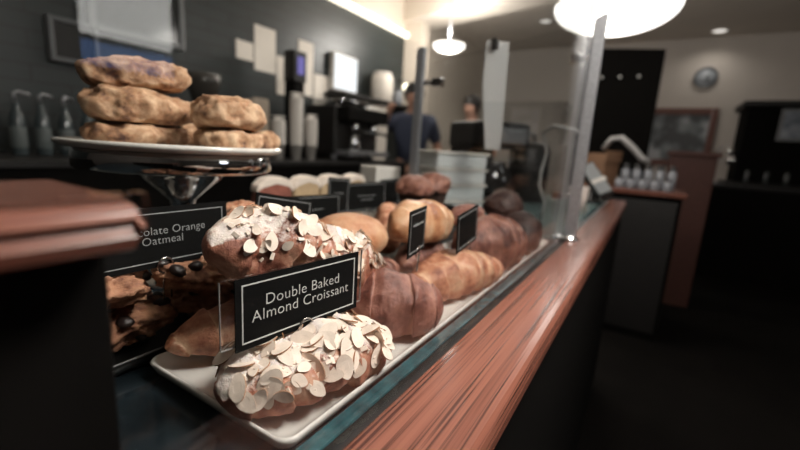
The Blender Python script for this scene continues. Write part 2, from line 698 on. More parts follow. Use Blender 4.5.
# bright cove strip along the top of the tiled wall, a pale pier, a dropped beam
COVE = mat('cove light', (0.9, 0.85, 0.75), 0.6, emit=(1.0, 0.88, 0.70), estr=2.2)
struct('trim_1', bx(X0, 4.0, Y1 - .05, Y1, 1.36, 1.405), COVE)
struct('trim_2', bx(4.0, 4.16, Y1 - .22, Y1, FZ, CZ), BEIGE)
bm = bmesh.new()
a, b_ = V((3.95, 2.5, 0)), V((3.38, 0.4, 0))
for z in ((1.52, 1.75),):
    w = V((0.42, -0.06, 0))
    add_prism(bm, [(a.x, a.y), (b_.x, b_.y), (b_.x + w.x, b_.y), (a.x + w.x, a.y)], 1.52, 1.75, 'z')
struct('trim_3', bm, CEILM)

# ------------------------------------------------------------------ counter and case
case = thing('pastry_counter', 'dark fronted pastry counter carrying the trays and the oak ledge', 'counter', (0, 0, FZ))
bm = bmesh.new()
add_box(bm, -1.5, 2.12, .075, .74, FZ + .02, -.032)
obj('cabinet_body', bm, BLACKM, case).location = (0, 0, -FZ)
o = obj('shelf_top', bx(-1.5, 2.12, .157, .75, -.0315, -.012, .002), SHELF, case)
o.location = (0, 0, -FZ)
o = obj('glass_channel', bx(-1.5, 2.12, .1335, .1565, -.0315, -.006, .001), BLACKP, case)
o.location = (0, 0, -FZ)
o = obj('glass_edge_strip', bx(.07, 2.1, .1440, .1562, -.0062, -.003, .001), TEAL, case)
o.location = (0, 0, -FZ)
o = obj('service_top', bx(.98, 2.1, .16, .74, -.0125, -.004, .002), TEALTOP, case)
o.location = (0, 0, -FZ)
# oak ledge: moulded section swept along the counter
sec = [(.1335, -.032), (.1335, -.0035), (.131, -.001), (.126, -.0005), (.074, -.0005), (.068, -.0015), (.064, -.005), (.0625, -.010),
       (.0640, -.0155), (.0665, -.018), (.0645, -.021), (.0635, -.027), (.0655, -.034), (.070, -.0375), (.078, -.039), (.078, -.0322)]
o = obj('oak_ledge', prism(sec, -1.5, 2.12, 'x'), OAK, case)
o.location = (0, 0, -FZ)

# higher oak-capped end wall at the left
div = thing('low_partition', 'dark low partition with a rounded oak cap left of the pastry case', 'partition', (-.5, .175, -.012))
zc = .1585
sec = [(.138, zc - .016), (.1365, zc - .012), (.1385, zc - .0085), (.1365, zc - .006), (.1385, zc - .002), (.143, zc), (.205, zc), (.2095, zc - .002), (.2115, zc - .006),
       (.2095, zc - .0085), (.2115, zc - .012), (.211, zc - .016), (.208, zc - .0175), (.141, zc - .0175)]
b0 = prism(sec, -1.2, .066, 'x')
eds = [e for e in b0.edges if abs(e.verts[0].co.x - .066) < 1e-6 and abs(e.verts[1].co.x - .066) < 1e-6]
bmesh.ops.bevel(b0, geom=eds, offset=.0025, segments=3, affect='EDGES')
o = obj('oak_cap', b0, OAK, div)
o.location = (.5, -.175, .012)
o = obj('dark_panel', bx(-1.2, .0625, .157, .208, -.0115, zc - .017, .001), BLACKM, div)
o.location = (.5, -.175, .012)

# front glass of the case: notched round the partition
fg = thing('front_glass', 'tall clear front pane between oak ledge and pastries', 'glass pane', (.5, .14, -.005))
pts = [(.068, -.0045), (.955, -.0045), (.935, .47), (.78, .86), (-.35, .86), (-.35, .1605), (.068, .1605)]
o = obj('pane', prism(pts, .1375, .1425, 'y'), FGLASS, fg)
o.location = (-.5, -.14, .005)

# ------------------------------------------------------------------ steel posts, side pane, clamps
POLES = 'steel posts of the glass screen'


def post(y, ztop, label, slant):
    t = thing('steel_post', label, 'post', (.955, y, -.004))
    b0 = prism([(-.011, .004), (.011, .004), (.011, ztop - slant), (-.011, ztop)], -.009, .009, 'x')
    bmesh.ops.bevel(b0, geom=b0.edges[:], offset=.002, segments=2, affect='EDGES')
    obj('upright', b0, STEEL, t)
    obj('base_flange', lathe([(0, 0), (.018, 0), (.019, .002), (.019, .007), (.013, .012), (.011, .016), (0, .016)], 28), CHROME, t)
    return t


def clamp(par, z, dy):
    b0 = bmesh.new()
    add_tube(b0, [(0, 0, z), (0, dy * .4, z), (0, dy, z)], [.0075, .0068, .0068], 16)
    c = obj('clamp_arm', b0, CHROME, par, False)
    obj('clamp_jaw', bx(-.011, .011, min(dy * .72, dy * 1.22), max(dy * .72, dy * 1.22), z - .011, z + .011, .003), CHROME, c)
    return c


pr = post(.128, .475, 'right steel post standing on the end of the oak ledge', .01)
pl = post(.543, .44, 'left steel post rising behind the pale golden croissant', .004)
clamp(pr, .39, .04)
clamp(pr, .10, .04)
clamp(pl, .352, -.055)
clamp(pl, .09, -.05)
sp = thing('side_glass', 'clear glass screen held between the two steel posts', 'glass pane', (.955, .35, .05))
o = obj('pane', prism([(.158, .055), (.512, .055), (.512, .395), (.158, .455)], .9525, .9575, 'x'), GLASS, sp)
o.location = (-.955, -.35, -.05)
pp = thing('hanging_paper', 'long white paper sheet clipped to the glass screen between the posts', 'paper', (.962, .350, .43))
PAPER = mat('white paper', (0.70, 0.70, 0.70), 0.8, var=0.03)
mp_, ntp, bp_ = newmat('thin paper')
tl = N(ntp, 'ShaderNodeBsdfTranslucent')
tl.inputs['Color'].default_value = (.75, .75, .75, 1)
ms = N(ntp, 'ShaderNodeMixShader')
ms.inputs[0].default_value = .5
bp_.inputs['Base Color'].default_value = (.75, .75, .75, 1)
bp_.inputs['Roughness'].default_value = .8
ntp.links.new(bp_.outputs[0], ms.inputs[1])
ntp.links.new(tl.outputs[0], ms.inputs[2])
ntp.links.new(ms.outputs[0], ntp.nodes['Material Output'].inputs['Surface'])
PAPER = mp_
obj('sheet', prism([(-.033, .003), (.022, .010), (.022, -.09), (.0, -.242), (-.038, -.242), (-.036, -.1)], -.0004, .0004, 'x'), PAPER, pp)
obj('binder_clip', bx(-.012, .002, -.008, .006, -.012, .012, .002), BLACKP, pp)

# slack white cord and tap-like fitting by the right post
cd = tube([(1.03, .215, .001), (1.02, .205, .07), (1.03, .225, .11), (1.01, .22, .15), (1.02, .215, .19), (1.0, .225, .235), (.985, .20, .25), (.957, .15, .24), (.957, .136, .235)], .004, 8)
o = obj('cord', cd, mat('cord', (0.40, 0.40, 0.39), 0.5), pr)
o.location = (-.955, -.128, .004)

# ------------------------------------------------------------------ trays
def dish(name, x0, x1, y0, y1, h, rim, m, label, cat, z=-.012):
    bm = bmesh.new()
    loops = []
    for (ins, zz) in ((rim * .8, 0), (rim * .25, h * .35), (0, h - .002), (.0012, h), (.003, h - .0012), (rim * .55, h * .55), (rim, h * .32), (rim * 1.3, h * .25)):
        xa, xb, ya, yb = x0 + ins, x1 - ins, y0 + ins, y1 - ins
        r = .010
        pts = []
        for cx, cy, a0 in ((xb - r, yb - r, 0), (xa + r, yb - r, PI / 2), (xa + r, ya + r, PI), (xb - r, ya + r, 1.5 * PI)):
            for k in range(6):
                a = a0 + PI / 2 * k / 5
                pts.append((cx + r * math.cos(a), cy + r * math.sin(a), zz))
        loops.append([bm.verts.new(p) for p in pts])
    n = len(loops[0])
    for a, b in zip(loops[:-1], loops[1:]):
        for i in range(n):
            j = (i + 1) % n
            bm.faces.new((a[i], a[j], b[j], b[i]))
    bm.faces.new(loops[0][::-1])
    bm.faces.new(loops[-1])
    o = obj(name, bm, m, None, True)
    o.location = (0, 0, z)
    tag(o, label, cat)
    note(o)
    return o


dish('serving_tray', .147, .900, .1585, .318, .014, .012, CERAM, 'long white glazed tray under the front row of croissants', 'tray')
dish('black_tray', .075, .30, .326, .442, .014, .010, TRAYB, 'black rimmed tray under the chocolate chunk cookies', 'tray')
dish('back_platter', .46, .89, .52, .72, .012, .012, CERAM, 'white platter under the iced loaf slices at the back', 'tray')
dish('grey_tray', .40, .93, .330, .510, .012, .010, TRAYB, 'dark tray under the second row of pastries', 'tray')

# ------------------------------------------------------------------ croissants on the front tray
# front almond croissant
a1 = pastry('almond_croissant', croissant_mesh(.146, .078, .040, .25, 3.0, 3, .14, .50, .22, pw=3.0), CR_ALM,
            'almond croissant at the tray front, below the Double Baked sign', 'croissant', (.214, .202, 0), (0, 0, -.22))
sprinkle(a1, 92, 5, lambda c, n: n.z > 0.05 and c.z > .016 and n.y < .75 and -.066 < c.x < .062, .0046, .38, .75, 1.35)
# the plain croissant whose tip shows under the upper almond croissant
c0 = pastry('plain_croissant', croissant_mesh(.170, .060, .040, .35, 3.2, 9, .18, .16, .12), CR_GOLD,
            'golden croissant under the upper almond croissant, tip pointing left', 'croissant', (.238, .280, 0), (0, 0, -.42))
# cocoa croissant, end on
c3 = pastry('cocoa_croissant', croissant_mesh(.110, .078, .056, .25, 2.2, 14, .10, .45, .12, pw=2.6), CR_COCOA,
            'cocoa brown croissant right of the front almond croissant', 'croissant', (.332, .206, -.003), (0, 0, -.95), None, False)
# pale tipped croissant, then the big brown one, then the far ones
c4 = pastry('butter_croissant', croissant_mesh(.175, .072, .052, .40, 3.4, 21, .2, .25, .08), CR_GOLD,
            'croissant with a pale tip lying beside the glass before the big brown croissant', 'croissant', (.476, .2, 0), (0, 0, -.30))
c5 = pastry('brown_croissant', croissant_mesh(.175, .085, .082, .25, 3.6, 27, .2, .3, .08), CR_BROWN,
            'big dark brown croissant leaning near the tray end', 'croissant', (.622, .202, 0), (0, 0, -.30))
# second row supports
c6 = pastry('plain_croissant', croissant_mesh(.13, .062, .040, .3, 3, 33, .13, .2, .08), CR_BROWN,
            'brown croissant under the round bun', 'croissant', (.40, .285, 0), (0, 0, .05))
c7 = pastry('plain_croissant', croissant_mesh(.13, .062, .042, .3, 3, 35, .13, .2, .08), CR_BROWN,
            'brown croissant under the pale golden croissant', 'croissant', (.54, .285, 0), (0, 0, .0))
c8 = pastry('plain_croissant', croissant_mesh(.13, .07, .044, .3, 3, 37, .13, .2, .08), CR_BROWN,
            'brown croissant under the sugared pastry', 'croissant', (.73, .275, 0), (0, 0, .1))
c9 = pastry('dark_croissant', croissant_mesh(.13, .075, .070, .2, 3, 41, .13, .4, .06), CR_DARK,
            'very dark croissant behind the big brown croissant', 'croissant', (.80, .2, 0), (0, 0, .5))
# on top
a2 = pastry('almond_croissant', croissant_mesh(.205, .088, .068, .45, 3.2, 5, .18, .26, .20, pw=2.2), CR_ALM,
            'large almond croissant leaning behind and above the Double Baked sign', 'croissant', (.260, .272, .043), (0, .32, -.12), None, False)
sprinkle(a2, 99, 8, lambda c, n: n.z > -.05 and c.z > .026 and n.y < .35 and abs(c.x) < .088, .0048, .42, .6, 1.1)
crumbs(a1, 70, 28, lambda c, n: n.z > 0 and c.z > .014 and n.y < .7 and abs(c.x) < .066)
crumbs(a2, 150, 18, lambda c, n: n.z > -.1 and c.z > .024 and n.y < .5 and abs(c.x) < .09)
bun = pastry('round_bun', lump_mesh(.056, .045, .030, 4, .06, 14, .6, 5, .01), CR_BUN,
             'smooth golden bun above the second row, right of the upper almond croissant', 'bun', (.385, .305, .047), (0, .1, 0), None, False)
pc = pastry('pale_croissant', croissant_mesh(.15, .075, .062, .30, 2.2, 51, .13, .35, .06), CR_PALE,
            'shiny pale golden croissant on top of the second row', 'croissant', (.532, .285, .043), (0, .05, -.08), None, False)
pastry('sugared_pastry', croissant_mesh(.11, .06, .038, .2, 3, 55, .12, .5, .09), CR_COCOA,
       'small craggy brown pastry on top behind the tilted sign', 'pastry', (.735, .290, .040), (0, 0, .1), None, False)
# darker things behind the tray end
pastry('dark_bun', lump_mesh(.045, .04, .035, 12, .2, 22, .6), CR_DARK, 'dark lumpy bun at the far tray end beside the right post', 'bun', (.86, .255, .2), (0, 0, 0))
for k, (x, y, r_, lb) in enumerate([(.60, .385, .036, 'golden wedge pastry behind the pale croissant'), (.675, .375, .033, 'golden wedge pastry right of its twin behind the pale croissant')]):
    pastry('wedge_pastry', croissant_mesh(.10, .055, .075, .1, 2.5, 60 + k, .15, .3, .08), CR_GOLD, lb, 'pastry', (x, y, .2), (0, -.35, .5 + .6 * k))
RS = bx(.745, .928, .40, .495, -.0095, .045, .002)
o = tag(obj('riser', RS, BLACKM, None), 'black riser block under the dark muffins', 'riser')
note(o)


def muffin(x, y, z, label, s=1.0):
    t = thing('muffin', label, 'muffin', (x, y, z), (0, 0, x * 9), 'dark muffins')
    cup = bmesh.new()
    n = 64
    lo = [cup.verts.new((.026 * s * (1 + .04 * (-1) ** i) * math.cos(2 * PI * i / n), .026 * s * (1 + .04 * (-1) ** i) * math.sin(2 * PI * i / n), 0)) for i in range(n)]
    hi = [cup.verts.new((.034 * s * (1 + .04 * (-1) ** i) * math.cos(2 * PI * i / n), .034 * s * (1 + .04 * (-1) ** i) * math.sin(2 * PI * i / n), .036 * s)) for i in range(n)]
    for i in range(n):
        cup.faces.new((lo[i], lo[(i + 1) % n], hi[(i + 1) % n], hi[i]))
    cup.faces.new(lo[::-1])
    obj('paper_cup', cup, mat('muffin paper', (0.05, 0.025, 0.018), 0.8), t)
    c = obj('muffin_top', lump_mesh(.042 * s, .042 * s, .030 * s, int(x * 100), .14, 25, .4), CR_DARK if s < 1 else CR_BROWN, t, True)
    c.location = (0, 0, .030 * s)
    return t


muffin(.795, .445, .045, 'dark brown muffin on the black riser, left of the pair', 1.05)
muffin(.886, .445, .045, 'dark brown muffin on the black riser, right of the pair', 1.05)

# ------------------------------------------------------------------ iced loaf slices on the platter
for k, (x, ry) in enumerate([(.535, -.1), (.617, .05), (.70, -.04), (.782, .06)]):
    t = thing('loaf_slice', ['iced loaf slice at the left end of the back platter', 'iced loaf slice second from left on the back platter',
                             'iced loaf slice third from left on the back platter', 'iced loaf slice at the right end of the back platter'][k],
              'cake slice', (x, .625, -.0075), (.10, 0, ry), 'iced loaf slices')
    out = [(-.036, 0), (.036, 0), (.039, .07), (.037, .095), (.022, .108), (0, .111), (-.022, .108), (-.037, .095), (-.039, .07)]
    b0 = prism(out, -.011, .011, 'y')
    bmesh.ops.bevel(b0, geom=b0.edges[:], offset=.002, segments=2, affect='EDGES')
    obj('crumb', b0, CRUMB if k else CRUMBR, t)
    ic = [(-.041, .088), (-.030, .101), (0, .108), (.030, .101), (.041, .086), (.041, .101), (.025, .115), (0, .118), (-.025, .115), (-.041, .101)]
    b1 = prism(ic, -.0125, .0125, 'y')
    bmesh.ops.bevel(b1, geom=b1.edges[:], offset=.002, segments=2, affect='EDGES')
    obj('icing', b1, ICING, t)
pastry('golden_scone', wedge_scone_mesh(.040, .062, 8), CR_GOLD, 'orange brown crusty bun peeping over the cookie sign', 'bun', (.350, .416, 0), (0, 0, 0))
pastry('golden_scone', wedge_scone_mesh(.038, .056, 11), CR_GOLD, 'crusty golden bun stacked behind the tilted black sign', 'bun', (.328, .420, .2), (0, 0, 1))

# ------------------------------------------------------------------ cookies with chocolate chunks
def cookie(x, y, z, rot, seed, label, s=1.0, nc=16):
    o = obj('chocolate_cookie', lump_mesh(.046 * s, .043 * s, .020 * s, seed, .30, 38, .6, 5, .12), COOKIE, None, True)
    o.location = (x, y, z)
    o.rotation_euler = rot
    tag(o, label, 'cookie', 'chocolate chunk cookies')
    rnd = random.Random(seed)
    ps = [p for p in o.data.polygons if p.normal.z > .15]
    for k in range(nc):
        p = rnd.choice(ps)
        c = obj('chocolate_chunk', lump_mesh(.0075 * rnd.uniform(.6, 1.2), .006, .0042, seed + k, .3, 90, .9, 3), CHOC, o, True)
        c.location = p.center - p.normal * .002
        c.rotation_euler = (rnd.uniform(-.6, .6), rnd.uniform(-.6, .6), rnd.uniform(0, 6))
    rest(o)
    return o


cookie(.155, .39, .0, (0, 0, 0), 3, 'chocolate chunk cookie lowest of the left pile')
cookie(.250, .390, .0, (0, 0, 1), 5, 'chocolate chunk cookie lying right on the black tray')
cookie(.138, .385, .2, (.1, .1, 2), 9, 'chocolate chunk cookie on top of the left pile, in the partition shade')
cookie(.226, .372, .2, (.30, .12, .5), 12, 'chocolate chunk cookie tilted up beside the upper almond croissant', 1.0, 22)

# ------------------------------------------------------------------ cake stand with scones
st = thing('cake_stand', 'glossy pedestal cake stand carrying the scones', 'cake stand', (.305, .530, -.012))
SZ = .163 + .012
obj('plate', lathe([(0, SZ - .006), (.09, SZ - .006), (.122, SZ - .004), (.129, SZ), (.129, SZ + .004), (.125, SZ + .005), (.118, SZ + .001), (0, SZ)], 72), CERAM, st)
obj('skirt', lathe([(.112, SZ - .0055), (.115, SZ - .010), (.115, SZ - .026), (.111, SZ - .029), (.06, SZ - .031), (.052, SZ - .04), (.030, SZ - .058), (.017, SZ - .07),
                    (.014, SZ - .09), (.014, .03), (.022, .018), (0.0, .018)], 64), CHROME, st)
obj('foot', lathe([(0, .019), (.022, .019), (.045, .012), (.062, .006), (.066, .002), (.066, 0), (0, 0)], 56), CHROME, st)
note(st)
SC = 'scones on the cake stand'
SCN = [
    (.262, .558, .060, .031, 2, 'scone at the bottom of the tall left stack', (0, 0, .4)),
    (.266, .558, .060, .046, 5, 'thick scone in the middle of the tall left stack', (0, 0, 1.2)),
    (.270, .560, .055, .040, 9, 'scone on top of the tall left stack', (0, .06, 2.2)),
    (.326, .458, .040, .030, 14, 'scone at the bottom of the lower right stack', (0, 0, .2)),
    (.324, .459, .044, .043, 17, 'scone on top of the lower right stack', (0, .1, 1.0)),
    (.398, .478, .024, .028, 21, 'small scone lying by the right rim of the cake stand', (0, 0, .5)),
    (.385, .575, .045, .036, 25, 'scone at the back of the cake stand behind the stacks', (0, 0, .5)),
]
for x, y, r_, h_, sd, lb, rt in SCN:
    o = pastry('scone', wedge_scone_mesh(r_, h_, sd), SCONE, lb, 'scone', (x, y, .5), rt, SC, floor=.16)


# ------------------------------------------------------------------ signs
def text_mesh(body, size, thin=-.006, shear=0.0):
    cu = bpy.data.curves.new('t', 'FONT')
    cu.body = body
    cu.size = size
    cu.offset = thin * size * 2
    cu.shear = shear
    cu.extrude = .0001
    cu.align_x = 'CENTER'
    cu.align_y = 'CENTER'
    cu.resolution_u = 4
    cu.space_character = 1.04
    cu.space_line = 0.86
    o = bpy.data.objects.new('t', cu)
    COL.objects.link(o)
    bpy.context.view_layer.update()
    dg = bpy.context.evaluated_depsgraph_get()
    me = bpy.data.meshes.new_from_object(o.evaluated_get(dg))
    bpy.data.objects.remove(o)
    me.materials.clear()
    return me


def border_bm(w, h, ins, t):
    bm = bmesh.new()
    x0, x1, z0, z1 = -w / 2 + ins, w / 2 - ins, ins, h - ins
    for q in ((x0, x1, z0, z0 + t), (x0, x1, z1 - t, z1), (x0, x0 + t, z0 + t, z1 - t), (x1 - t, x1, z0 + t, z1 - t)):
        add_box(bm, q[0], q[1], -.0009, -.0005, q[2], q[3])
    return bm


def scribble(w, z, seed):
    """strokes of handwriting too small and blurred to read"""
    rnd = random.Random(seed)
    pts = []
    n = 36
    for i in range(n):
        u = i / (n - 1)
        pts.append((-w / 2 + w * u, -.0008, z + rnd.uniform(-1, 1) * .0016))
    return tube(pts, .00035, 4)


def sign(label, x, y, z, w, h, rz, rx=0.0, ry=0.0, text=None, tsize=.01, scr=None, stem=None, ins=.004, bt=.0007, ink=INKG, holder=False, lineoff=0):
    t = thing('price_sign', label, 'sign', (x, y, z), (rx, ry, rz), None)
    obj('card', bx(-w / 2, w / 2, -.0005, .0005, 0, h), CARD, t)
    obj('border_line', border_bm(w, h, ins, bt), ink, t)
    if text:
        me = text_mesh(text, tsize)
        o = link('lettering', me, ink, t, False)
        o.rotation_euler = (PI / 2, 0, 0)
        o.location = (lineoff, -.0008, h * .53)
    if scr:
        for zz, ww in scr:
            obj('lettering', scribble(ww, zz, int(zz * 9999)), ink, t)
    if holder:
        ah = obj('acrylic_holder', bx(-w / 2 - .009, w / 2 + .006, .0012, .0026, .004, h + .0005), ACRYL, t)
        ed = bmesh.new()
        add_box(ed, -w / 2 - .0094, -w / 2 - .009, .0012, .0026, .004, h)
        add_box(ed, w / 2 + .006, w / 2 + .0064, .0012, .0026, .004, h)
        add_box(ed, -w / 2 - .009, w / 2 + .006, .0012, .0026, .0035, .004)
        obj('holder_edge', ed, mat('acrylic edge', (0.30, 0.28, 0.27), 0.3), ah)
    if stem:
        b0 = bmesh.new()
        R = .0070
        zc = .0010
        pts = [(.004, -.002, -stem), (.0045, -.0022, zc - .012)]
        for k in range(15):
            a = -.9 + 2 * PI * k / 14 * 1.05
            pts.append((R * math.cos(a), -.0018 - .0008 * k / 14, zc + R * math.sin(a)))
        pts += [(-.003, -.003, zc - .013), (-.0035, -.003, -stem)]
        add_tube(b0, pts, .0007, 8)
        obj('wire_clip', b0, WIRE, t)
    return t


sign('black sign lettered Double Baked Almond Croissant, largest and nearest', .2098, .2065, .0400, .1130, .0505, -.11, 0, 0,
     'Double Baked\nAlmond Croissant', 0.0117, None, .022, .0045, .0008, INK, True)
sign('black sign lettered Chocolate Orange Oatmeal above the cookies', .184, .352, .064, .125, .053, .0, 0, 0,
     'Chocolate Orange\nOatmeal', .0100, None, .03, .005, .0007, INKG, False)
sign('black sign tilted sideways behind the upper almond croissant', .325, .360, .063, .098, .052, .10, 0, .19, None, 0, [(.026, .03)], None)
sign('wide black sign right behind the sideways tilted sign', .478, .452, .050, .125, .046, .0, 0, .03, None, 0, [(.022, .04)], None)
sign('black sign before the white iced loaf slices, right end', .597, .505, .045, .075, .070, .12, 0, .08, None, 0, [(.04, .03)], None)
sign('black sign with one line of lettering behind the bun', .680, .495, .042, .100, .062, -.35, 0, -.03, None, 0, [(.034, .045), (.026, .03)], .03)
sign('black sign farthest back, left of the left steel post', .848, .548, .03, .09, .070, .0, 0, 0, None, 0, None, None)
sign('narrow turned sign standing in front of the shiny pale golden croissant', .374, .203, .067, .0585, .050, .20, 0, 0, None, 0, [(.033, .035)], .02)
sign('narrow turned sign in front of the big brown croissant', .500, .194, .054, .072, .051, .02, 0, -.12, None, 0, None, .02)


# ------------------------------------------------------------------ pale tubs behind the screen and the white box
TUB = mat('pale plastic', (0.58, 0.60, 0.60), 0.4, var=0.05)
for k in range(4):
    t = thing('pale_tub', ['pale grey tub at the bottom of the stack behind the left post', 'pale grey tub second up in the stack behind the left post',
                           'pale grey tub third up in the stack behind the left post', 'pale grey tub topmost of the stack behind the left post'][k], 'tub',
              (1.10, .50, -.004 + .0455 * k), (0, 0, -.55), 'stacked pale tubs')
    obj('tub_body', bx(-.085, .085, -.06, .06, 0, .037, .005), TUB, t)
    obj('tub_rim', bx(-.091, .091, -.066, .066, .037, .0450, .003), CERAM, t)
t = thing('white_box', 'small white box with a black tag behind the loaf slices', 'box', (.98, .67, -.012), (0, 0, -.3))
obj('carton', bx(-.045, .045, -.04, .04, 0, .135, .004), CERAM, t)
obj('tag', bx(-.04, .04, -.0415, -.0405, .02, .09), CARD, t)

# ------------------------------------------------------------------ things on the far end of the counter
t = thing('card_terminal', 'grey tilted card terminal on the counter beyond the right post', 'card terminal', (1.93, .19, -.004), (0, 0, -.75))
GREYD = mat('grey plastic', (0.12, 0.125, 0.13), 0.35, var=0.1)
SCRN = mat('terminal screen', (0.28, 0.30, 0.31), 0.12)
mt = Matrix.Translation((0, 0, .095)) @ Matrix.Rotation(-.35, 4, 'Y') @ Matrix.Rotation(.9, 4, 'X')
obj('housing', add_box(bmesh.new(), -.038, .038, -.085, .085, -.012, .012, .006, 3, mt), BLACKP, t)
obj('screen', add_box(bmesh.new(), -.032, .032, -.07, .078, .0122, .0135, 0, 1, mt), SCRN, t)
obj('reader_slot', add_box(bmesh.new(), -.036, .036, -.02, .0, .0136, .022, .003, 2, mt), CERAM, t)
obj('stand', lathe([(0, 0), (.045, 0), (.045, .008), (.016, .014), (.014, .085), (0, .09)], 28), BLACKP, t)
t = thing('paper_cup', 'pale paper cup on the counter just past the right post', 'cup', (1.54, .20, -.004))
obj('cup_body', lathe([(0, 0), (.026, 0), (.034, .085), (.032, .085), (.025, .004), (0, .004)], 32), mat('cup paper', (0.52, 0.45, 0.41), 0.7), t)
obj('cup_rim', lathe([(.0325, .084), (.0355, .084), (.0355, .088), (.0325, .088), (.0325, .084)], 32), CERAM, t)

# ------------------------------------------------------------------ condiment unit, jars, pillar
u = thing('condiment_unit', 'dark unit with a wooden top beyond the end of the counter', 'cabinet', (3.13, .0, FZ), (0, 0, .0))
obj('carcass', bx(-.20, .32, -.20, .38, 0, .93), BLACKM, u)
obj('wooden_top', bx(-.22, .34, -.22, .40, .93, .96, .006), OAK, u)
obj('door', bx(-.212, -.2, -.18, .21, .05, .90, .003), BLACKP, u)
PLJ = mat('pale jar', (0.20, 0.21, 0.23), 0.3, var=0.1)
PLK = mat('dark lid', (0.03, 0.03, 0.03), 0.4)
JL = 'condiment jars on the dark unit'
NTH = ['leftmost', 'second from left', 'middle', 'second from right', 'rightmost']
for row in range(2):
    for k in range(5):
        t = thing('jar', '%s jar in the %s row on the dark unit' % (NTH[k], ['front', 'taller back'][row]), 'jar', (3.0 + .13 * row, .150 - .066 * k - .02 * row, FZ + .96), (0, 0, 0), JL)
        H_ = .075 if row == 0 else .155
        obj('jar_body', lathe([(0, 0), (.024, 0), (.026, .004), (.026, H_ * .72), (.016, H_ * .82), (0, H_ * .82)], 20), PLJ, t)
        obj('jar_lid', lathe([(0, H_ * .82), (.018, H_ * .82), (.018, H_), (0, H_)], 20), PLK, t)
t = thing('kraft_carton', 'open brown cardboard carton behind the card terminal', 'box', (3.16, .285, FZ + .96), (0, 0, -.5))
KR = mat('kraft board', (0.16, 0.085, 0.045), 0.8, var=0.1)
obj('carton_body', bx(-.08, .08, -.075, .075, 0, .215, .002), KR, t)
obj('flap', bx(-.088, .088, -.083, -.0755, .16, .235, .001), KR, t)
b0 = bmesh.new()
add_tube(b0, [(3.13, .29, .255), (3.12, .245, .325), (3.13, .19, .335), (3.135, .11, .27), (3.14, .05, .205), (3.14, .00, .182)], [.014, .017, .020, .022, .021, .018], 14)
o = obj('bent_tube', b0, mat('white plastic', (0.24, 0.235, 0.23), 0.4), None)
tag(o, 'bent white plastic tube leaning from the brown carton onto the jars', 'tube')

t = thing('half_pillar', 'red brown wooden half pillar right of the jars', 'pillar', (4.0, -.28, FZ))
obj('shaft', bx(-.16, .16, -.15, .15, 0, 1.20, .004), REDWOOD, t)
obj('cap', bx(-.18, .18, -.17, .17, 1.20, 1.235, .006), REDWOOD, t)

# black cabinet with three small lights
t = thing('black_cabinet', 'tall black cabinet behind the right steel post', 'cabinet', (4.37, .35, FZ))
b0 = prism([(-.32, 0), (.30, 0), (.30, 2.12), (-.32, 2.07)], -.2, .2, 'x')
obj('carcass', b0, BLACKM, t)
dk = mat('small lamp', (0.3, 0.3, 0.28), 0.4, emit=(1, .95, .85), estr=.12)
for k in range(3):
    b0 = lathe([(0, 0), (.012, 0), (.012, .012), (0, .016)], 16)
    bmesh.ops.transform(b0, matrix=Matrix.Translation((-.2, .135 - .145 * k, 1.86)) @ Matrix.Rotation(-PI / 2, 4, 'Y'), verts=b0.verts)
    obj('indicator_lamp', b0, dk, t)

# ------------------------------------------------------------------ far wall: clock, framed picture, hutch, counter
t = thing('wall_clock', 'round grey clock on the far wall', 'clock', (6.5, -.43, 1.275))
RY = Matrix.Rotation(-PI / 2, 4, 'Y')
for nm, pr_, m_ in (('clock_rim', [(0, .001), (.125, .001), (.125, .03), (.105, .035), (.10, .02), (0, .02)], mat('clock rim', (0.10, 0.105, 0.115), .4)),
                    ('clock_face', [(0, .0205), (.100, .0205), (.100, .022), (0, .022)], mat('clock face', (0.26, 0.28, 0.30), .5))):
    b0 = lathe(pr_, 40)
    bmesh.ops.transform(b0, matrix=RY, verts=b0.verts)
    obj(nm, b0, m_, t)
for a, l_ in ((.7, .055), (2.3, .08)):
    obj('clock_hand', add_box(bmesh.new(), -.0245, -.0225, -.005, .005, 0, l_, 0, 1, Matrix.Rotation(a, 4, 'X')), BLACKP, t)

t = thing('framed_opening', 'wood framed glass panel on the far wall below the clock', 'picture frame', (6.5, -.25, .16))
fr = bmesh.new()
for q in ((-.38, -.31, 0, .74), (.31, .38, 0, .74), (-.31, .31, .66, .74), (-.31, .31, 0, .08)):
    add_box(fr, -.06, -.001, q[0], q[1], q[2], q[3], .006)
obj('wooden_frame', fr, FRAMEWOOD, t)
m, nt, b = newmat('panel picture')
tc = N(nt, 'ShaderNodeTexCoord')
nz = N(nt, 'ShaderNodeTexNoise', Scale=4.0, Detail=2.0)
nt.links.new(tc.outputs['Object'], nz.inputs['Vector'])
r = ramp(nt, [(.42, (.02, .022, .024)), (.52, (.10, .115, .12)), (.62, (.26, .27, .28))])
nt.links.new(nz.outputs['Fac'], r.inputs['Fac'])
nt.links.new(r.outputs['Color'], b.inputs['Base Color'])
b.inputs['Roughness'].default_value = .45
obj('glass_panel', bx(-.03, -.002, -.315, .315, .075, .665), m, t)

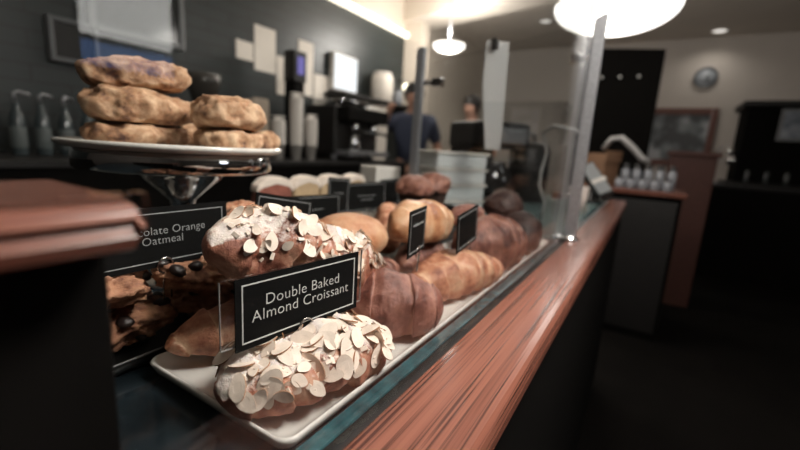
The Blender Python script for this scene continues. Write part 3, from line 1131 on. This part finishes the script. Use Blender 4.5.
t = thing('dark_hutch', 'large dark wooden hutch against the far wall at right', 'cabinet', (6.2, -1.5, FZ))
obj('back_body', bx(-.25, .28, -.60, .66, .98, 1.80, .01), BLACKM, t)
obj('cornice', bx(-.33, .28, -.64, .72, 1.80, 1.87, .02), BLACKP, t)
obj('base_body', bx(-.27, .28, -.64, .70, 0, .94, .01), BLACKM, t)
obj('worktop', bx(-.30, .28, -.66, .74, .94, .98, .008), BLACKP, t)
for k in range(2):
    obj('door', bx(-.285, -.27, -.60 + .62 * k, -.02 + .62 * k, .08, .9, .004), BLACKP, t)
t = thing('framed_notice', 'pale framed notice hung on the dark hutch', 'sign', (5.947, -1.30, .50))
obj('frame', bx(-.02, .0, -.25, .18, 0, .34, .004), mat('pale frame', (0.16, 0.165, 0.17), .4), t)
obj('print', bx(-.023, -.02, -.22, .15, .03, .31), mat('notice print', (0.30, 0.33, 0.37), .5, scale=7, c2=(.09, .11, .14)), t)
JR = 'glass jars on the hutch worktop'
rnd = random.Random(4)
for k in range(5):
    t = thing('glass_jar', '%s glass jar on the worktop of the dark hutch' % NTH[k], 'jar', (6.0, -.95 - .17 * k, FZ + .98), (0, 0, 0), JR)
    obj('jar_body', lathe([(0, 0), (.05, 0), (.055, .01), (.055, .13), (.04, .15), (0, .15)], 20), mat('dim glass', (0.05, 0.055, 0.055), .08), t)
    obj('jar_lid', lathe([(0, .15), (.045, .15), (.045, .175), (.012, .18), (.012, .2), (0, .2)], 20), CHROME, t)
# dark counter with a mug tree in front of the hutch
t = thing('dark_side_counter', 'low dark counter in front of the hutch at right', 'counter', (5.5, -.9, FZ))
obj('body', bx(-.3, .25, -1.3, .45, 0, .93, .006), BLACKM, t)
obj('top', bx(-.33, .27, -1.32, .47, .93, .96, .008), BLACKP, t)
t = thing('mug_tree', 'steel mug tree with hanging glass mugs on the dark side counter', 'mug rack', (5.4, -.60, FZ + .96))
obj('stem', tube([(0, 0, 0), (0, 0, .2), (0, 0, .38)], .009, 12), STEEL, t)
obj('base', lathe([(0, 0), (.09, 0), (.09, .012), (0, .02)], 32), STEEL, t)
for k in range(6):
    a = k * PI / 3 * 2 + .4
    z = .12 + .05 * k
    obj('hook', tube([(0, 0, z), (.05 * math.cos(a), .05 * math.sin(a), z + .02), (.08 * math.cos(a), .08 * math.sin(a), z + .035)], .005, 8), STEEL, t)
for k in range(4):
    a = k * PI / 2 + .9
    m_ = thing('glass_mug', '%s shiny mug on the steel mug tree' % ['lowest', 'second lowest', 'second highest', 'highest'][k], 'mug',
               (5.4 + .12 * math.cos(a) - .03, -.60 + .12 * math.sin(a), FZ + .96 + .03 + .09 * k), (.5, .2, a), 'mugs on the tree')
    obj('cup', lathe([(0, 0), (.032, 0), (.036, .004), (.036, .075), (.033, .075), (.032, .006), (0, .006)], 24), CHROME, m_)
    obj('handle', tube([(.035, 0, .06), (.055, 0, .055), (.06, 0, .04), (.055, 0, .022), (.035, 0, .016)], .005, 8), CHROME, m_)

# ------------------------------------------------------------------ back counter and its clutter
BC = thing('back_counter', 'long dark back counter under the tiled wall', 'counter', (1.5, 2.2, FZ))
obj('body', bx(-3.0, 1.77, -.25, .29, 0, .97), BLACKM, BC)
obj('top', bx(-3.0, 1.79, -.28, .29, .97, 1.0, .004), BLACKP, BC)
BZ = FZ + 1.0
sh = thing('wall_shelf', 'dark shelf on the tiled wall above the coffee machine', 'shelf', (3.4, 2.49, .58))
obj('board', bx(-.68, .55, -.24, .008, 0, .03, .003), BLACKP, sh)
for x in (-.5, .35):
    obj('bracket', bx(x - .01, x + .01, -.2, .008, -.12, -.0005, .002), BLACKP, sh)
PALEP = mat('cream paper', (0.72, 0.66, 0.59), 0.85, var=0.05)
for nm, x0, x1, z0, z1, lb in (('paper_sheet', 2.0, 2.19, .66, .965, 'upright cream paper sheet pinned left on the tiled wall'),
                               ('paper_sheet', 2.42, 2.585, .55, .965, 'tall cream paper sheet pinned right of the purple screen'),
                               ('paper_sheet', 1.85, 1.99, .71, .83, 'small cream paper tag left of the upright sheet'),
                               ('paper_sheet', 2.20, 2.34, .52, .80, 'squarish cream paper sheet right beside the upright sheet'),
                               ('paper_sheet', 2.60, 2.77, .50, .74, 'pale paper sheet left of the bright screen')):
    o = obj(nm, bx(x0, x1, 2.495, 2.4998, z0, z1), PALEP, None)
    tag(o, lb, 'paper', 'papers on the tiled wall')
t = thing('bright_screen', 'bright white lit screen on the tiled wall', 'screen', (2.95, 2.48, .64))
obj('bezel', bx(-.175, .165, -.04, .015, 0, .315, .012), CERAM, t)
obj('display', bx(-.160, .150, -.044, -.0405, .015, .300), emit_mat('screen light', (0.97, 0.98, 1.0), 1.25), t)
t = thing('small_screen', 'small purple lit screen below the cream sheets', 'screen', (2.195, 2.30, BZ))
obj('stand', bx(-.05, .05, -.05, .05, 0, .55, .004), BLACKM, t)
obj('body', bx(-.06, .06, -.06, .05, .55, .76, .006), BLACKP, t)
obj('display', bx(-.03, .03, -.064, -.0605, .60, .72), emit_mat('purple light', (0.42, 0.36, 0.95), .5), t)
CUPW = mat('white cups', (0.55, 0.51, 0.47), 0.6)
for k, (x, n, lb) in enumerate([(1.83, 9, 'short stack of white paper cups at left on the back counter'), (1.985, 18, 'tall stack of white paper cups on the back counter'),
                                (2.125, 11, 'middle height stack of white paper cups right of the tall stack')]):
    t = thing('cup_stack', lb, 'cups', (x, 2.06, BZ), (0, 0, 0), 'stacks of paper cups')
    b0 = bmesh.new()
    prof = [(0, 0), (.030, 0), (.043, .10)]
    for i in range(n):
        prof += [(.046, .10 + .018 * i), (.046, .106 + .018 * i), (.041, .108 + .018 * i)]
    prof += [(0, .108 + .018 * n)]
    add_lathe(b0, prof, 28)
    obj('cups', b0, CUPW, t)
    obj('top_cup', lathe([(.040, .108 + .018 * n), (.043, .112 + .018 * n), (.040, .116 + .018 * n), (.036, .110 + .018 * n)], 28), CUPW, t)
t = thing('paper_bag', 'short beige paper bag left of the paper cups', 'bag', (1.70, 2.12, BZ))
obj('bag_body', bx(-.07, .07, -.05, .05, 0, .36, .01), mat('beige paper', (0.34, 0.28, 0.22), 0.85, var=0.1), t)
obj('folded_top', bx(-.055, .055, -.056, -.05, .28, .37, .003), MATS['beige paper'], t)
# syrup bottles with pumps
SYR = mat('syrup glass', (0.05, 0.065, 0.07), 0.12, var=0.2)
for k in range(4):
    x = .615 + .082 * k
    t = thing('syrup_bottle', '%s syrup bottle with a pump on the back counter' % ['leftmost', 'second', 'third', 'rightmost'][k], 'bottle', (x, 2.25, BZ), (0, 0, .3 * k), 'syrup bottles with pumps')
    obj('bottle_body', lathe([(0, 0), (.025, 0), (.027, .005), (.027, .145), (.020, .17), (.012, .19), (.011, .215), (0, .215)], 24), SYR, t)
    obj('label_band', lathe([(.0275, .03), (.028, .031), (.028, .115), (.0275, .116)], 24), mat('bottle label', (0.09, 0.105, 0.105), .6), t)
    obj('pump', tube([(0, 0, .215), (0, 0, .25), (.012, 0, .258), (.05, 0, .25)], .006, 8), STEEL, t)
# menu boards leaning on the wall
t = thing('menu_board', 'framed dark menu board on the tiled wall above the scones', 'menu board', (1.22, 2.47, .66))
fr = bmesh.new()
for q in ((-.24, -.21, 0, .42), (.21, .24, 0, .42), (-.21, .21, .39, .42), (-.21, .21, 0, .03)):
    add_box(fr, q[0], q[1], -.035, .015, q[2], q[3], .004)
obj('frame', fr, mat('board frame', (0.10, 0.105, 0.11), .35), t)
obj('board', bx(-.212, .212, -.02, .01, .028, .392), mat('board face', (0.02, 0.022, 0.022), .12), t)
t = thing('menu_board', 'small framed black board left of the dark menu board', 'menu board', (.915, 2.47, .48))
fr = bmesh.new()
for q in ((-.10, -.08, 0, .20), (.08, .10, 0, .20), (-.08, .08, .18, .20), (-.08, .08, 0, .02)):
    add_box(fr, q[0], q[1], -.03, .015, q[2], q[3], .003)
obj('frame', fr, MATS['board frame'] if 'board frame' in MATS else BLACKP, t)
obj('board', bx(-.082, .082, -.018, .01, .018, .182), BLACKP, t)
# espresso machine and grinder
e = thing('espresso_machine', 'black espresso machine on the back counter under the shelf', 'coffee machine', (2.66, 2.16, BZ))
obj('body', bx(-.28, .28, -.10, .22, .05, .42, .02, 3), BLACKP, e)
obj('drip_tray', bx(-.27, .27, -.24, -.10, .04, .08, .006), STEEL, e)
obj('group_head_panel', bx(-.27, .27, -.22, -.10, .30, .41, .015), BLACKM, e)
for x in (-.12, .12):
    g = obj('group_head', lathe([(0, .235), (.032, .235), (.036, .25), (.036, .30), (0, .30)], 24, (x, -.16, 0)), CHROME, e)
    obj('portafilter', tube([(x, -.16, .23), (x, -.24, .225), (x, -.31, .215)], [.014, .011, .013], 10), BLACKP, g)
obj('cup_rail', tube([(-.26, -.18, .45), (.26, -.18, .45), (.26, .2, .45), (-.26, .2, .45), (-.26, -.18, .45)], .006, 8), CHROME, e)
for x in (-.24, .24):
    for y in (-.06, .18):
        obj('foot', lathe([(0, 0), (.022, 0), (.022, .052), (0, .052)], 16, (x, y, 0)), STEEL, e)
t = thing('steam_pitcher', 'steel milk pitcher on the drip tray of the espresso machine', 'pitcher', (2.54, 2.0, BZ + .0805))
obj('jug', lathe([(0, 0), (.045, 0), (.047, .004), (.040, .07), (.036, .10), (.040, .115), (.037, .115), (.033, .10), (.042, .008), (0, .008)], 28), CHROME, t)
obj('handle', tube([(.04, 0, .09), (.07, 0, .085), (.075, 0, .06), (.07, 0, .03), (.045, 0, .025)], .005, 8), CHROME, t)
g = thing('coffee_grinder', 'black coffee grinder with hopper behind the lower right scones', 'coffee grinder', (1.45, 2.26, BZ))
obj('base', bx(-.10, .10, -.17, .14, 0, .06, .01), BLACKP, g)
obj('tower', bx(-.08, .08, -.02, .14, .06, .30, .02, 3), BLACKP, g)
obj('hopper', lathe([(0, .30), (.05, .30), (.095, .42), (.098, .47), (.09, .475), (0, .475)], 32), mat('hopper plastic', (0.05, 0.045, 0.04), .15), g)
t = thing('paper_bag', 'tall cream paper bag standing right of the espresso machine', 'bag', (3.06, 2.17, BZ))
b0 = prism([(-.10, 0), (.10, 0), (.105, .30), (.09, .44), (.07, .47), (-.07, .47), (-.09, .44), (-.105, .30)], -.06, .06, 'y')
bmesh.ops.bevel(b0, geom=b0.edges[:], offset=.008, segments=2, affect='EDGES')
obj('bag_body', b0, PALEP, t)
obj('folded_top', bx(-.07, .07, -.066, -.055, .40, .48, .003), PALEP, t)
t = thing('cream_canister', 'wide cream canister on the wall shelf right of the bright screen', 'canister', (3.42, 2.37, .61))
obj('can_body', lathe([(0, 0), (.105, 0), (.11, .006), (.11, .22), (.10, .245), (0, .245)], 36), PALEP, t)
obj('can_lid', lathe([(0, .245), (.095, .245), (.095, .265), (.085, .28), (0, .285)], 36), CUPW, t)
t = thing('shelf_jar', 'small pale jar on the wall shelf beside the cream canister', 'jar', (3.72, 2.37, .61))
obj('jar_body', lathe([(0, 0), (.05, 0), (.052, .004), (.052, .13), (.04, .15), (0, .15)], 24), PLJ, t)
obj('jar_lid', lathe([(0, .15), (.042, .15), (.042, .17), (0, .172)], 24), PLK, t)
# dark equipment standing right behind the side glass
t = thing('drip_brewer', 'dark drip coffee brewer behind the hanging paper sheet', 'coffee machine', (1.42, .52, -.004), (0, 0, -.5))
obj('base', bx(-.09, .09, -.13, .10, 0, .035, .008), BLACKP, t)
obj('tower', bx(-.08, .08, .03, .10, .035, .27, .01), BLACKM, t)
obj('brew_head', bx(-.09, .09, -.13, .10, .20, .29, .012), BLACKP, t)
obj('control_panel', bx(-.07, .07, -.133, -.130, .22, .27), GREYD, t)
obj('carafe', lathe([(0, .036), (.055, .036), (.068, .06), (.064, .11), (.04, .145), (.044, .155), (0, .155)], 28, (0, -.06, 0)), mat('dark carafe', (.02, .018, .018), .06), t)
t = thing('dark_urn', 'dark insulated coffee urn beside the drip brewer', 'urn', (1.68, .42, -.004))
obj('urn_body', lathe([(0, 0), (.075, 0), (.08, .006), (.08, .20), (.07, .225), (.04, .235), (0, .235)], 32), BLACKP, t)
obj('urn_handle', tube([(.06, 0, .225), (.045, .0, .27), (-.045, 0, .27), (-.06, 0, .225)], .007, 8), STEEL, t)
obj('urn_tap', tube([(-.078, 0, .03), (-.11, 0, .03), (-.11, 0, .01)], .006, 8), CHROME, t)

# ------------------------------------------------------------------ lamps
LAMPG = mat('lamp glass', (0.9, 0.88, 0.84), 0.4, emit=(1.0, 0.95, 0.88), estr=2.6)
PN = 'white bowl pendant lamps'


def pendant(x, y, z, r, label, watts, upw=.35):
    t = thing('pendant_lamp', label, 'pendant lamp', (x, y, z), (0, 0, 0), PN)
    prof = [(0, 0)] + [(r * math.sin(a), r * .42 * (1 - math.cos(a))) for a in [PI / 2 * k / 14 for k in range(1, 15)]]
    prof += [(r * .985, r * .44), (r * .2, r * .50), (0, r * .5)]
    obj('bowl', lathe(prof, 56), LAMPG, t)
    obj('rod', tube([(0, 0, r * .5), (0, 0, (r * .5 + CZ - z) / 2), (0, 0, CZ - z - .02)], .008, 10), STEEL, t)
    obj('canopy', lathe([(0, CZ - z - .025), (.06, CZ - z - .02), (.065, CZ - z), (0, CZ - z)], 24), STEEL, t)
    for dz, e_ in ((-.05, watts), (r * .5 + .06, watts * upw)):
        ld = bpy.data.lights.new('bulb', 'POINT')
        ld.energy = e_
        ld.color = (1.0, 0.93, 0.86)
        ld.shadow_soft_size = r * .55
        lo = bpy.data.objects.new('bulb', ld)
        COL.objects.link(lo)
        lo.parent = t
        lo.location = (0, 0, dz)
    return t


pendant(2.62, .29, .875, .315, 'large white bowl pendant lamp hanging above the glass screen', 13, .8)
pendant(.48, -.22, .86, .30, 'added white bowl pendant lamp out of view over the almond croissants', 66)  # unseen pendant, added to light the pastries from above and in front
pendant(3.60, 1.76, 1.08, .15, 'small white bowl pendant lamp behind the left steel post', 16, 3.5)
t = thing('downlight', 'small round recessed downlight in the ceiling at right', 'ceiling light', (6.2, -.46, CZ))
b0 = lathe([(0, -.004), (.07, -.004), (.07, 0), (0, 0)], 28)
obj('lens', b0, mat('downlight lens', (.9, .9, .85), .4, emit=(1, .95, .88), estr=.9), t)
obj('rim', lathe([(.07, -.008), (.095, -.006), (.095, 0), (.07, 0), (.07, -.008)], 28), CERAM, t)
ld = bpy.data.lights.new('lamp', 'SPOT')
ld.energy = 8
ld.spot_size = 2.6
ld.spot_blend = .8
ld.shadow_soft_size = .06
ld.color = (1, .94, .86)
lo = bpy.data.objects.new('lamp', ld)
COL.objects.link(lo)
lo.parent = t
lo.location = (0, 0, -.03)
for k, (x, y) in enumerate([(2.0, 1.60), (2.9, 1.70), (5.2, 1.3)]):  # extra ceiling spots, added to brighten the back wall and far wall
    t = thing('downlight', '%s added ceiling downlight brightening the back of the room' % ['first', 'second', 'third'][k], 'ceiling light', (x, y, CZ), (0, 0, 0), 'added downlights for the back of the room')
    obj('lens', lathe([(0, -.004), (.06, -.004), (.06, 0), (0, 0)], 28), MATS['downlight lens'], t)
    obj('rim', lathe([(.06, -.008), (.085, -.006), (.085, 0), (.06, 0), (.06, -.008)], 28), CERAM, t)
    ld = bpy.data.lights.new('lamp', 'SPOT')
    ld.energy = 30
    ld.spot_size = 2.0
    ld.spot_blend = .6
    ld.shadow_soft_size = .06
    ld.color = (1, .95, .88)
    lo = bpy.data.objects.new('lamp', ld)
    COL.objects.link(lo)
    lo.parent = t
    lo.location = (0, 0, -.03)
t = thing('globe_bulb', 'small glowing globe bulb above the wall shelf', 'lamp', (3.93, 2.40, .83))
obj('globe', lathe([(0, -.04)] + [(.04 * math.cos(a), .04 * math.sin(a)) for a in [(-PI / 2 + PI * k / 12) for k in range(1, 12)]] + [(0, .04)], 20),
    mat('globe glass', (.9, .9, .8), .4, emit=(1, .9, .7), estr=3), t)
obj('arm', tube([(0, 0, .04), (0, .03, .08), (0, .10, .08)], .008, 8), STEEL, t)

# ------------------------------------------------------------------ people
SKIN = mat('skin', (0.52, 0.29, 0.21), 0.55, var=0.08)
HAIR = mat('dark hair', (0.012, 0.009, 0.008), 0.5, var=0.3)


def skinned(name, joints, bones, m, parent, sub=2):
    me = bpy.data.meshes.new(name)
    me.from_pydata([j[0] for j in joints], bones, [])
    o = bpy.data.objects.new(name, me)
    COL.objects.link(o)
    sk = o.modifiers.new('s', 'SKIN')
    for i, j in enumerate(joints):
        r_ = j[1]
        me.skin_vertices[0].data[i].radius = r_ if isinstance(r_, tuple) else (r_, r_)
        me.skin_vertices[0].data[i].use_root = (i == 0)
    ss = o.modifiers.new('b', 'SUBSURF')
    ss.levels = sub
    ss.render_levels = sub
    bpy.context.view_layer.update()
    dg = bpy.context.evaluated_depsgraph_get()
    m2 = bpy.data.meshes.new_from_object(o.evaluated_get(dg))
    bpy.data.objects.remove(o)
    m2.materials.clear()
    return link(name, m2, m, parent, True)


def person(label, loc, rz, shirt, trousers, handR, handL, elbowR, elbowL, lean=.12, head=.25):
    """standing figure, faces -Y in its own frame; z from the floor"""
    t = thing('person', label, 'person', loc, (0, 0, rz))
    ly = lambda z: -lean * max(0, (z - .95)) * 1.0
    hc = V((0, ly(1.55) - .04, 1.585))
    J = [((0, 0, .95), (.13, .10)), ((0, ly(1.12), 1.12), (.125, .095)), ((0, ly(1.32), 1.32), (.15, .105)), ((0, ly(1.42), 1.43), (.09, .075)),
         ((0, ly(1.49) - .01, 1.50), (.052, .052)), ((0, hc.y + .01, 1.57), (.070, .080)), ((0, hc.y + .012, 1.64), (.078, .092)), ((0, hc.y + .015, 1.70), (.055, .065))]
    B = [(0, 1), (1, 2), (2, 3), (3, 4), (4, 5), (5, 6), (6, 7)]
    arms = []
    for s, el, ha in ((-1, elbowR, handR), (1, elbowL, handL)):
        b = len(J)
        sh_ = V((s * .175, ly(1.38), 1.38))
        el, ha = V(el), V(ha)
        J += [(tuple(sh_), (.052, .052)), (tuple(el), (.040, .040)), (tuple(el.lerp(ha, .35)), (.040, .040)), (tuple(ha), (.026, .024))]
        d = (ha - el).normalized()
        B += [(2, b), (b, b + 1), (b + 1, b + 2), (b + 2, b + 3)]
        pm = ha + d * .06
        J.append((tuple(pm), (.038, .018)))
        B.append((b + 3, b + 4))
        side = d.cross(V((0, 0, 1))).normalized()
        for f_ in range(4):
            kb = len(J)
            o_ = side * (f_ - 1.5) * .018
            l_ = (.055, .068, .064, .05)[f_]
            J += [(tuple(pm + o_ + d * .03), (.0085, .0085)), (tuple(pm + o_ + d * (.03 + l_ * .6) + V((0, 0, -.010))), (.008, .008)), (tuple(pm + o_ + d * (.02 + l_) + V((0, 0, -.03))), (.007, .007))]
            B += [(b + 4, kb), (kb, kb + 1), (kb + 1, kb + 2)]
        kb = len(J)
        J += [(tuple(ha + side * s * -.03 + d * .03), (.0105, .0105)), (tuple(ha + side * s * -.045 + d * .065 + V((0, 0, -.01))), (.009, .009))]
        B += [(b + 3, kb), (kb, kb + 1)]
        arms.append((sh_, el, ha))
    for s in (-1, 1):
        b = len(J)
        J += [((s * .095, 0, .86), (.088, .09)), ((s * .10, -.01, .50), (.058, .06)), ((s * .10, .015, .12), (.038, .04)), ((s * .10, .01, .05), (.04, .045)), ((s * .11, -.13, .035), (.04, .03))]
        B += [(0, b), (b, b + 1), (b + 1, b + 2), (b + 2, b + 3), (b + 3, b + 4)]
    body = skinned('body', J, B, SKIN, t)
    # nose, ears, lips joined to the body mesh
    bm_ = bmesh.new()
    bm_.from_mesh(body.data)
    fy = hc.y - .078
    for (c, r3) in (((0, fy - .010, 1.605), (.012, .018, .018)), ((-.077, hc.y + .02, 1.61), (.010, .018, .03)), ((.077, hc.y + .02, 1.61), (.010, .018, .03)), ((0, fy + .004, 1.562), (.022, .010, .008))):
        b2 = bmesh.new()
        bmesh.ops.create_icosphere(b2, subdivisions=2, radius=1)
        bmesh.ops.transform(b2, matrix=Matrix.Translation(c) @ Matrix.Diagonal((*r3, 1)), verts=b2.verts)
        merge(bm_, b2)
    bm_.to_mesh(body.data)
    bm_.free()
    for p in body.data.polygons:
        p.use_smooth = True
    for s in (-1, 1):
        b2 = bmesh.new()
        bmesh.ops.create_icosphere(b2, subdivisions=2, radius=.011)
        bmesh.ops.transform(b2, matrix=Matrix.Translation((s * .031, fy + .010, 1.632)), verts=b2.verts)
        obj('eye', b2, BLACKP, t, True)
    # hair cap with a bun
    b2 = bmesh.new()
    bmesh.ops.create_icosphere(b2, subdivisions=4, radius=1)
    for v in b2.verts:
        d = v.co.copy()
        keep = 1.0
        if d.y < -.25 and d.z < .45:
            keep = .80
        v.co = V((hc.x + d.x * .094 * keep, hc.y + .022 + d.y * .112 * keep, 1.645 + d.z * .105 * (1.25 if (d.z < 0 and d.y > 0) else 1))) + V((0, 0, 1)) * noise.noise(d * 5) * .006
    bmesh.ops.create_icosphere(b2, subdivisions=3, radius=.042, matrix=Matrix.Translation((hc.x, hc.y + .125, 1.70)))
    obj('hair', b2, HAIR, t, True)
    # clothes
    SJ = [((0, 0, .93), (.155, .125)), ((0, ly(1.12), 1.12), (.158, .130)), ((0, ly(1.32), 1.32), (.190, .150)), ((0, ly(1.42), 1.445), (.105, .098))]
    SB = [(0, 1), (1, 2), (2, 3)]
    for sh_, el, ha in arms:
        b = len(SJ)
        SJ += [(tuple(sh_), (.080, .080)), (tuple(sh_.lerp(el, .75)), (.062, .062))]
        SB += [(2, b), (b, b + 1)]
    skinned('shirt', SJ, SB, shirt, t)
    TJ = [((0, 0, .98), (.148, .118)), ((0, 0, .90), (.145, .12))]
    TB = [(0, 1)]
    for s in (-1, 1):
        b = len(TJ)
        TJ += [((s * .095, 0, .84), (.10, .10)), ((s * .10, -.01, .50), (.075, .075)), ((s * .10, .015, .10), (.06, .06))]
        TB += [(1, b), (b, b + 1), (b + 1, b + 2)]
    skinned('trousers', TJ, TB, trousers, t)
    b2 = bmesh.new()
    for s in (-1, 1):
        add_box(b2, s * .105 - .05, s * .105 + .05, -.20, .07, 0, .085, .02, 3)
    obj('shoes', b2, BLACKP, t, True)
    return t


SH_B = mat('navy shirt', (0.02, 0.026, 0.05), .8)
SH_K = mat('black shirt', (0.014, 0.014, 0.015), .8)
person('person in dark navy behind the counter, leaning left toward the shelf', (3.55, 2.06, FZ), -1.1, SH_B, BLACKM,
       (-.22, -.27, 1.44), (.22, -.22, 1.02), (-.31, -.07, 1.27), (.27, .02, 1.12), .22)
person('person in black with tied dark hair, seen through the glass screen', (4.42, 1.72, FZ), -1.75, SH_K, BLACKM,
       (-.20, -.30, 1.06), (.20, -.30, 1.06), (-.26, -.04, 1.12), (.26, -.04, 1.12), .25)

# ------------------------------------------------------------------ world, camera
w = bpy.data.worlds.new('World')
S.world = w
w.use_nodes = True
w.node_tree.nodes['Background'].inputs['Color'].default_value = (0.6, 0.7, 0.8, 1)
w.node_tree.nodes['Background'].inputs['Strength'].default_value = 0.3

cam = bpy.data.cameras.new('camera')
cam.sensor_width = 36.0
cam.lens = 18.0
cam.clip_start = 0.01
cam.dof.use_dof = True
cam.dof.focus_distance = 0.300
cam.dof.aperture_fstop = 4.0
co = bpy.data.objects.new('camera', cam)
COL.objects.link(co)
f_ = 400.0
dX = V((250, 62, -f_)).normalized()
h_ = V((math.cos(math.radians(3.6)), -math.sin(math.radians(3.6)), 0))
up = h_.cross(dX).normalized()
if up.y < 0:
    up = -up
dY = up.cross(dX)
M = Matrix((dX, dY, up)).to_4x4()
M.translation = V((0, 0, .18))
co.matrix_world = M
S.camera = co
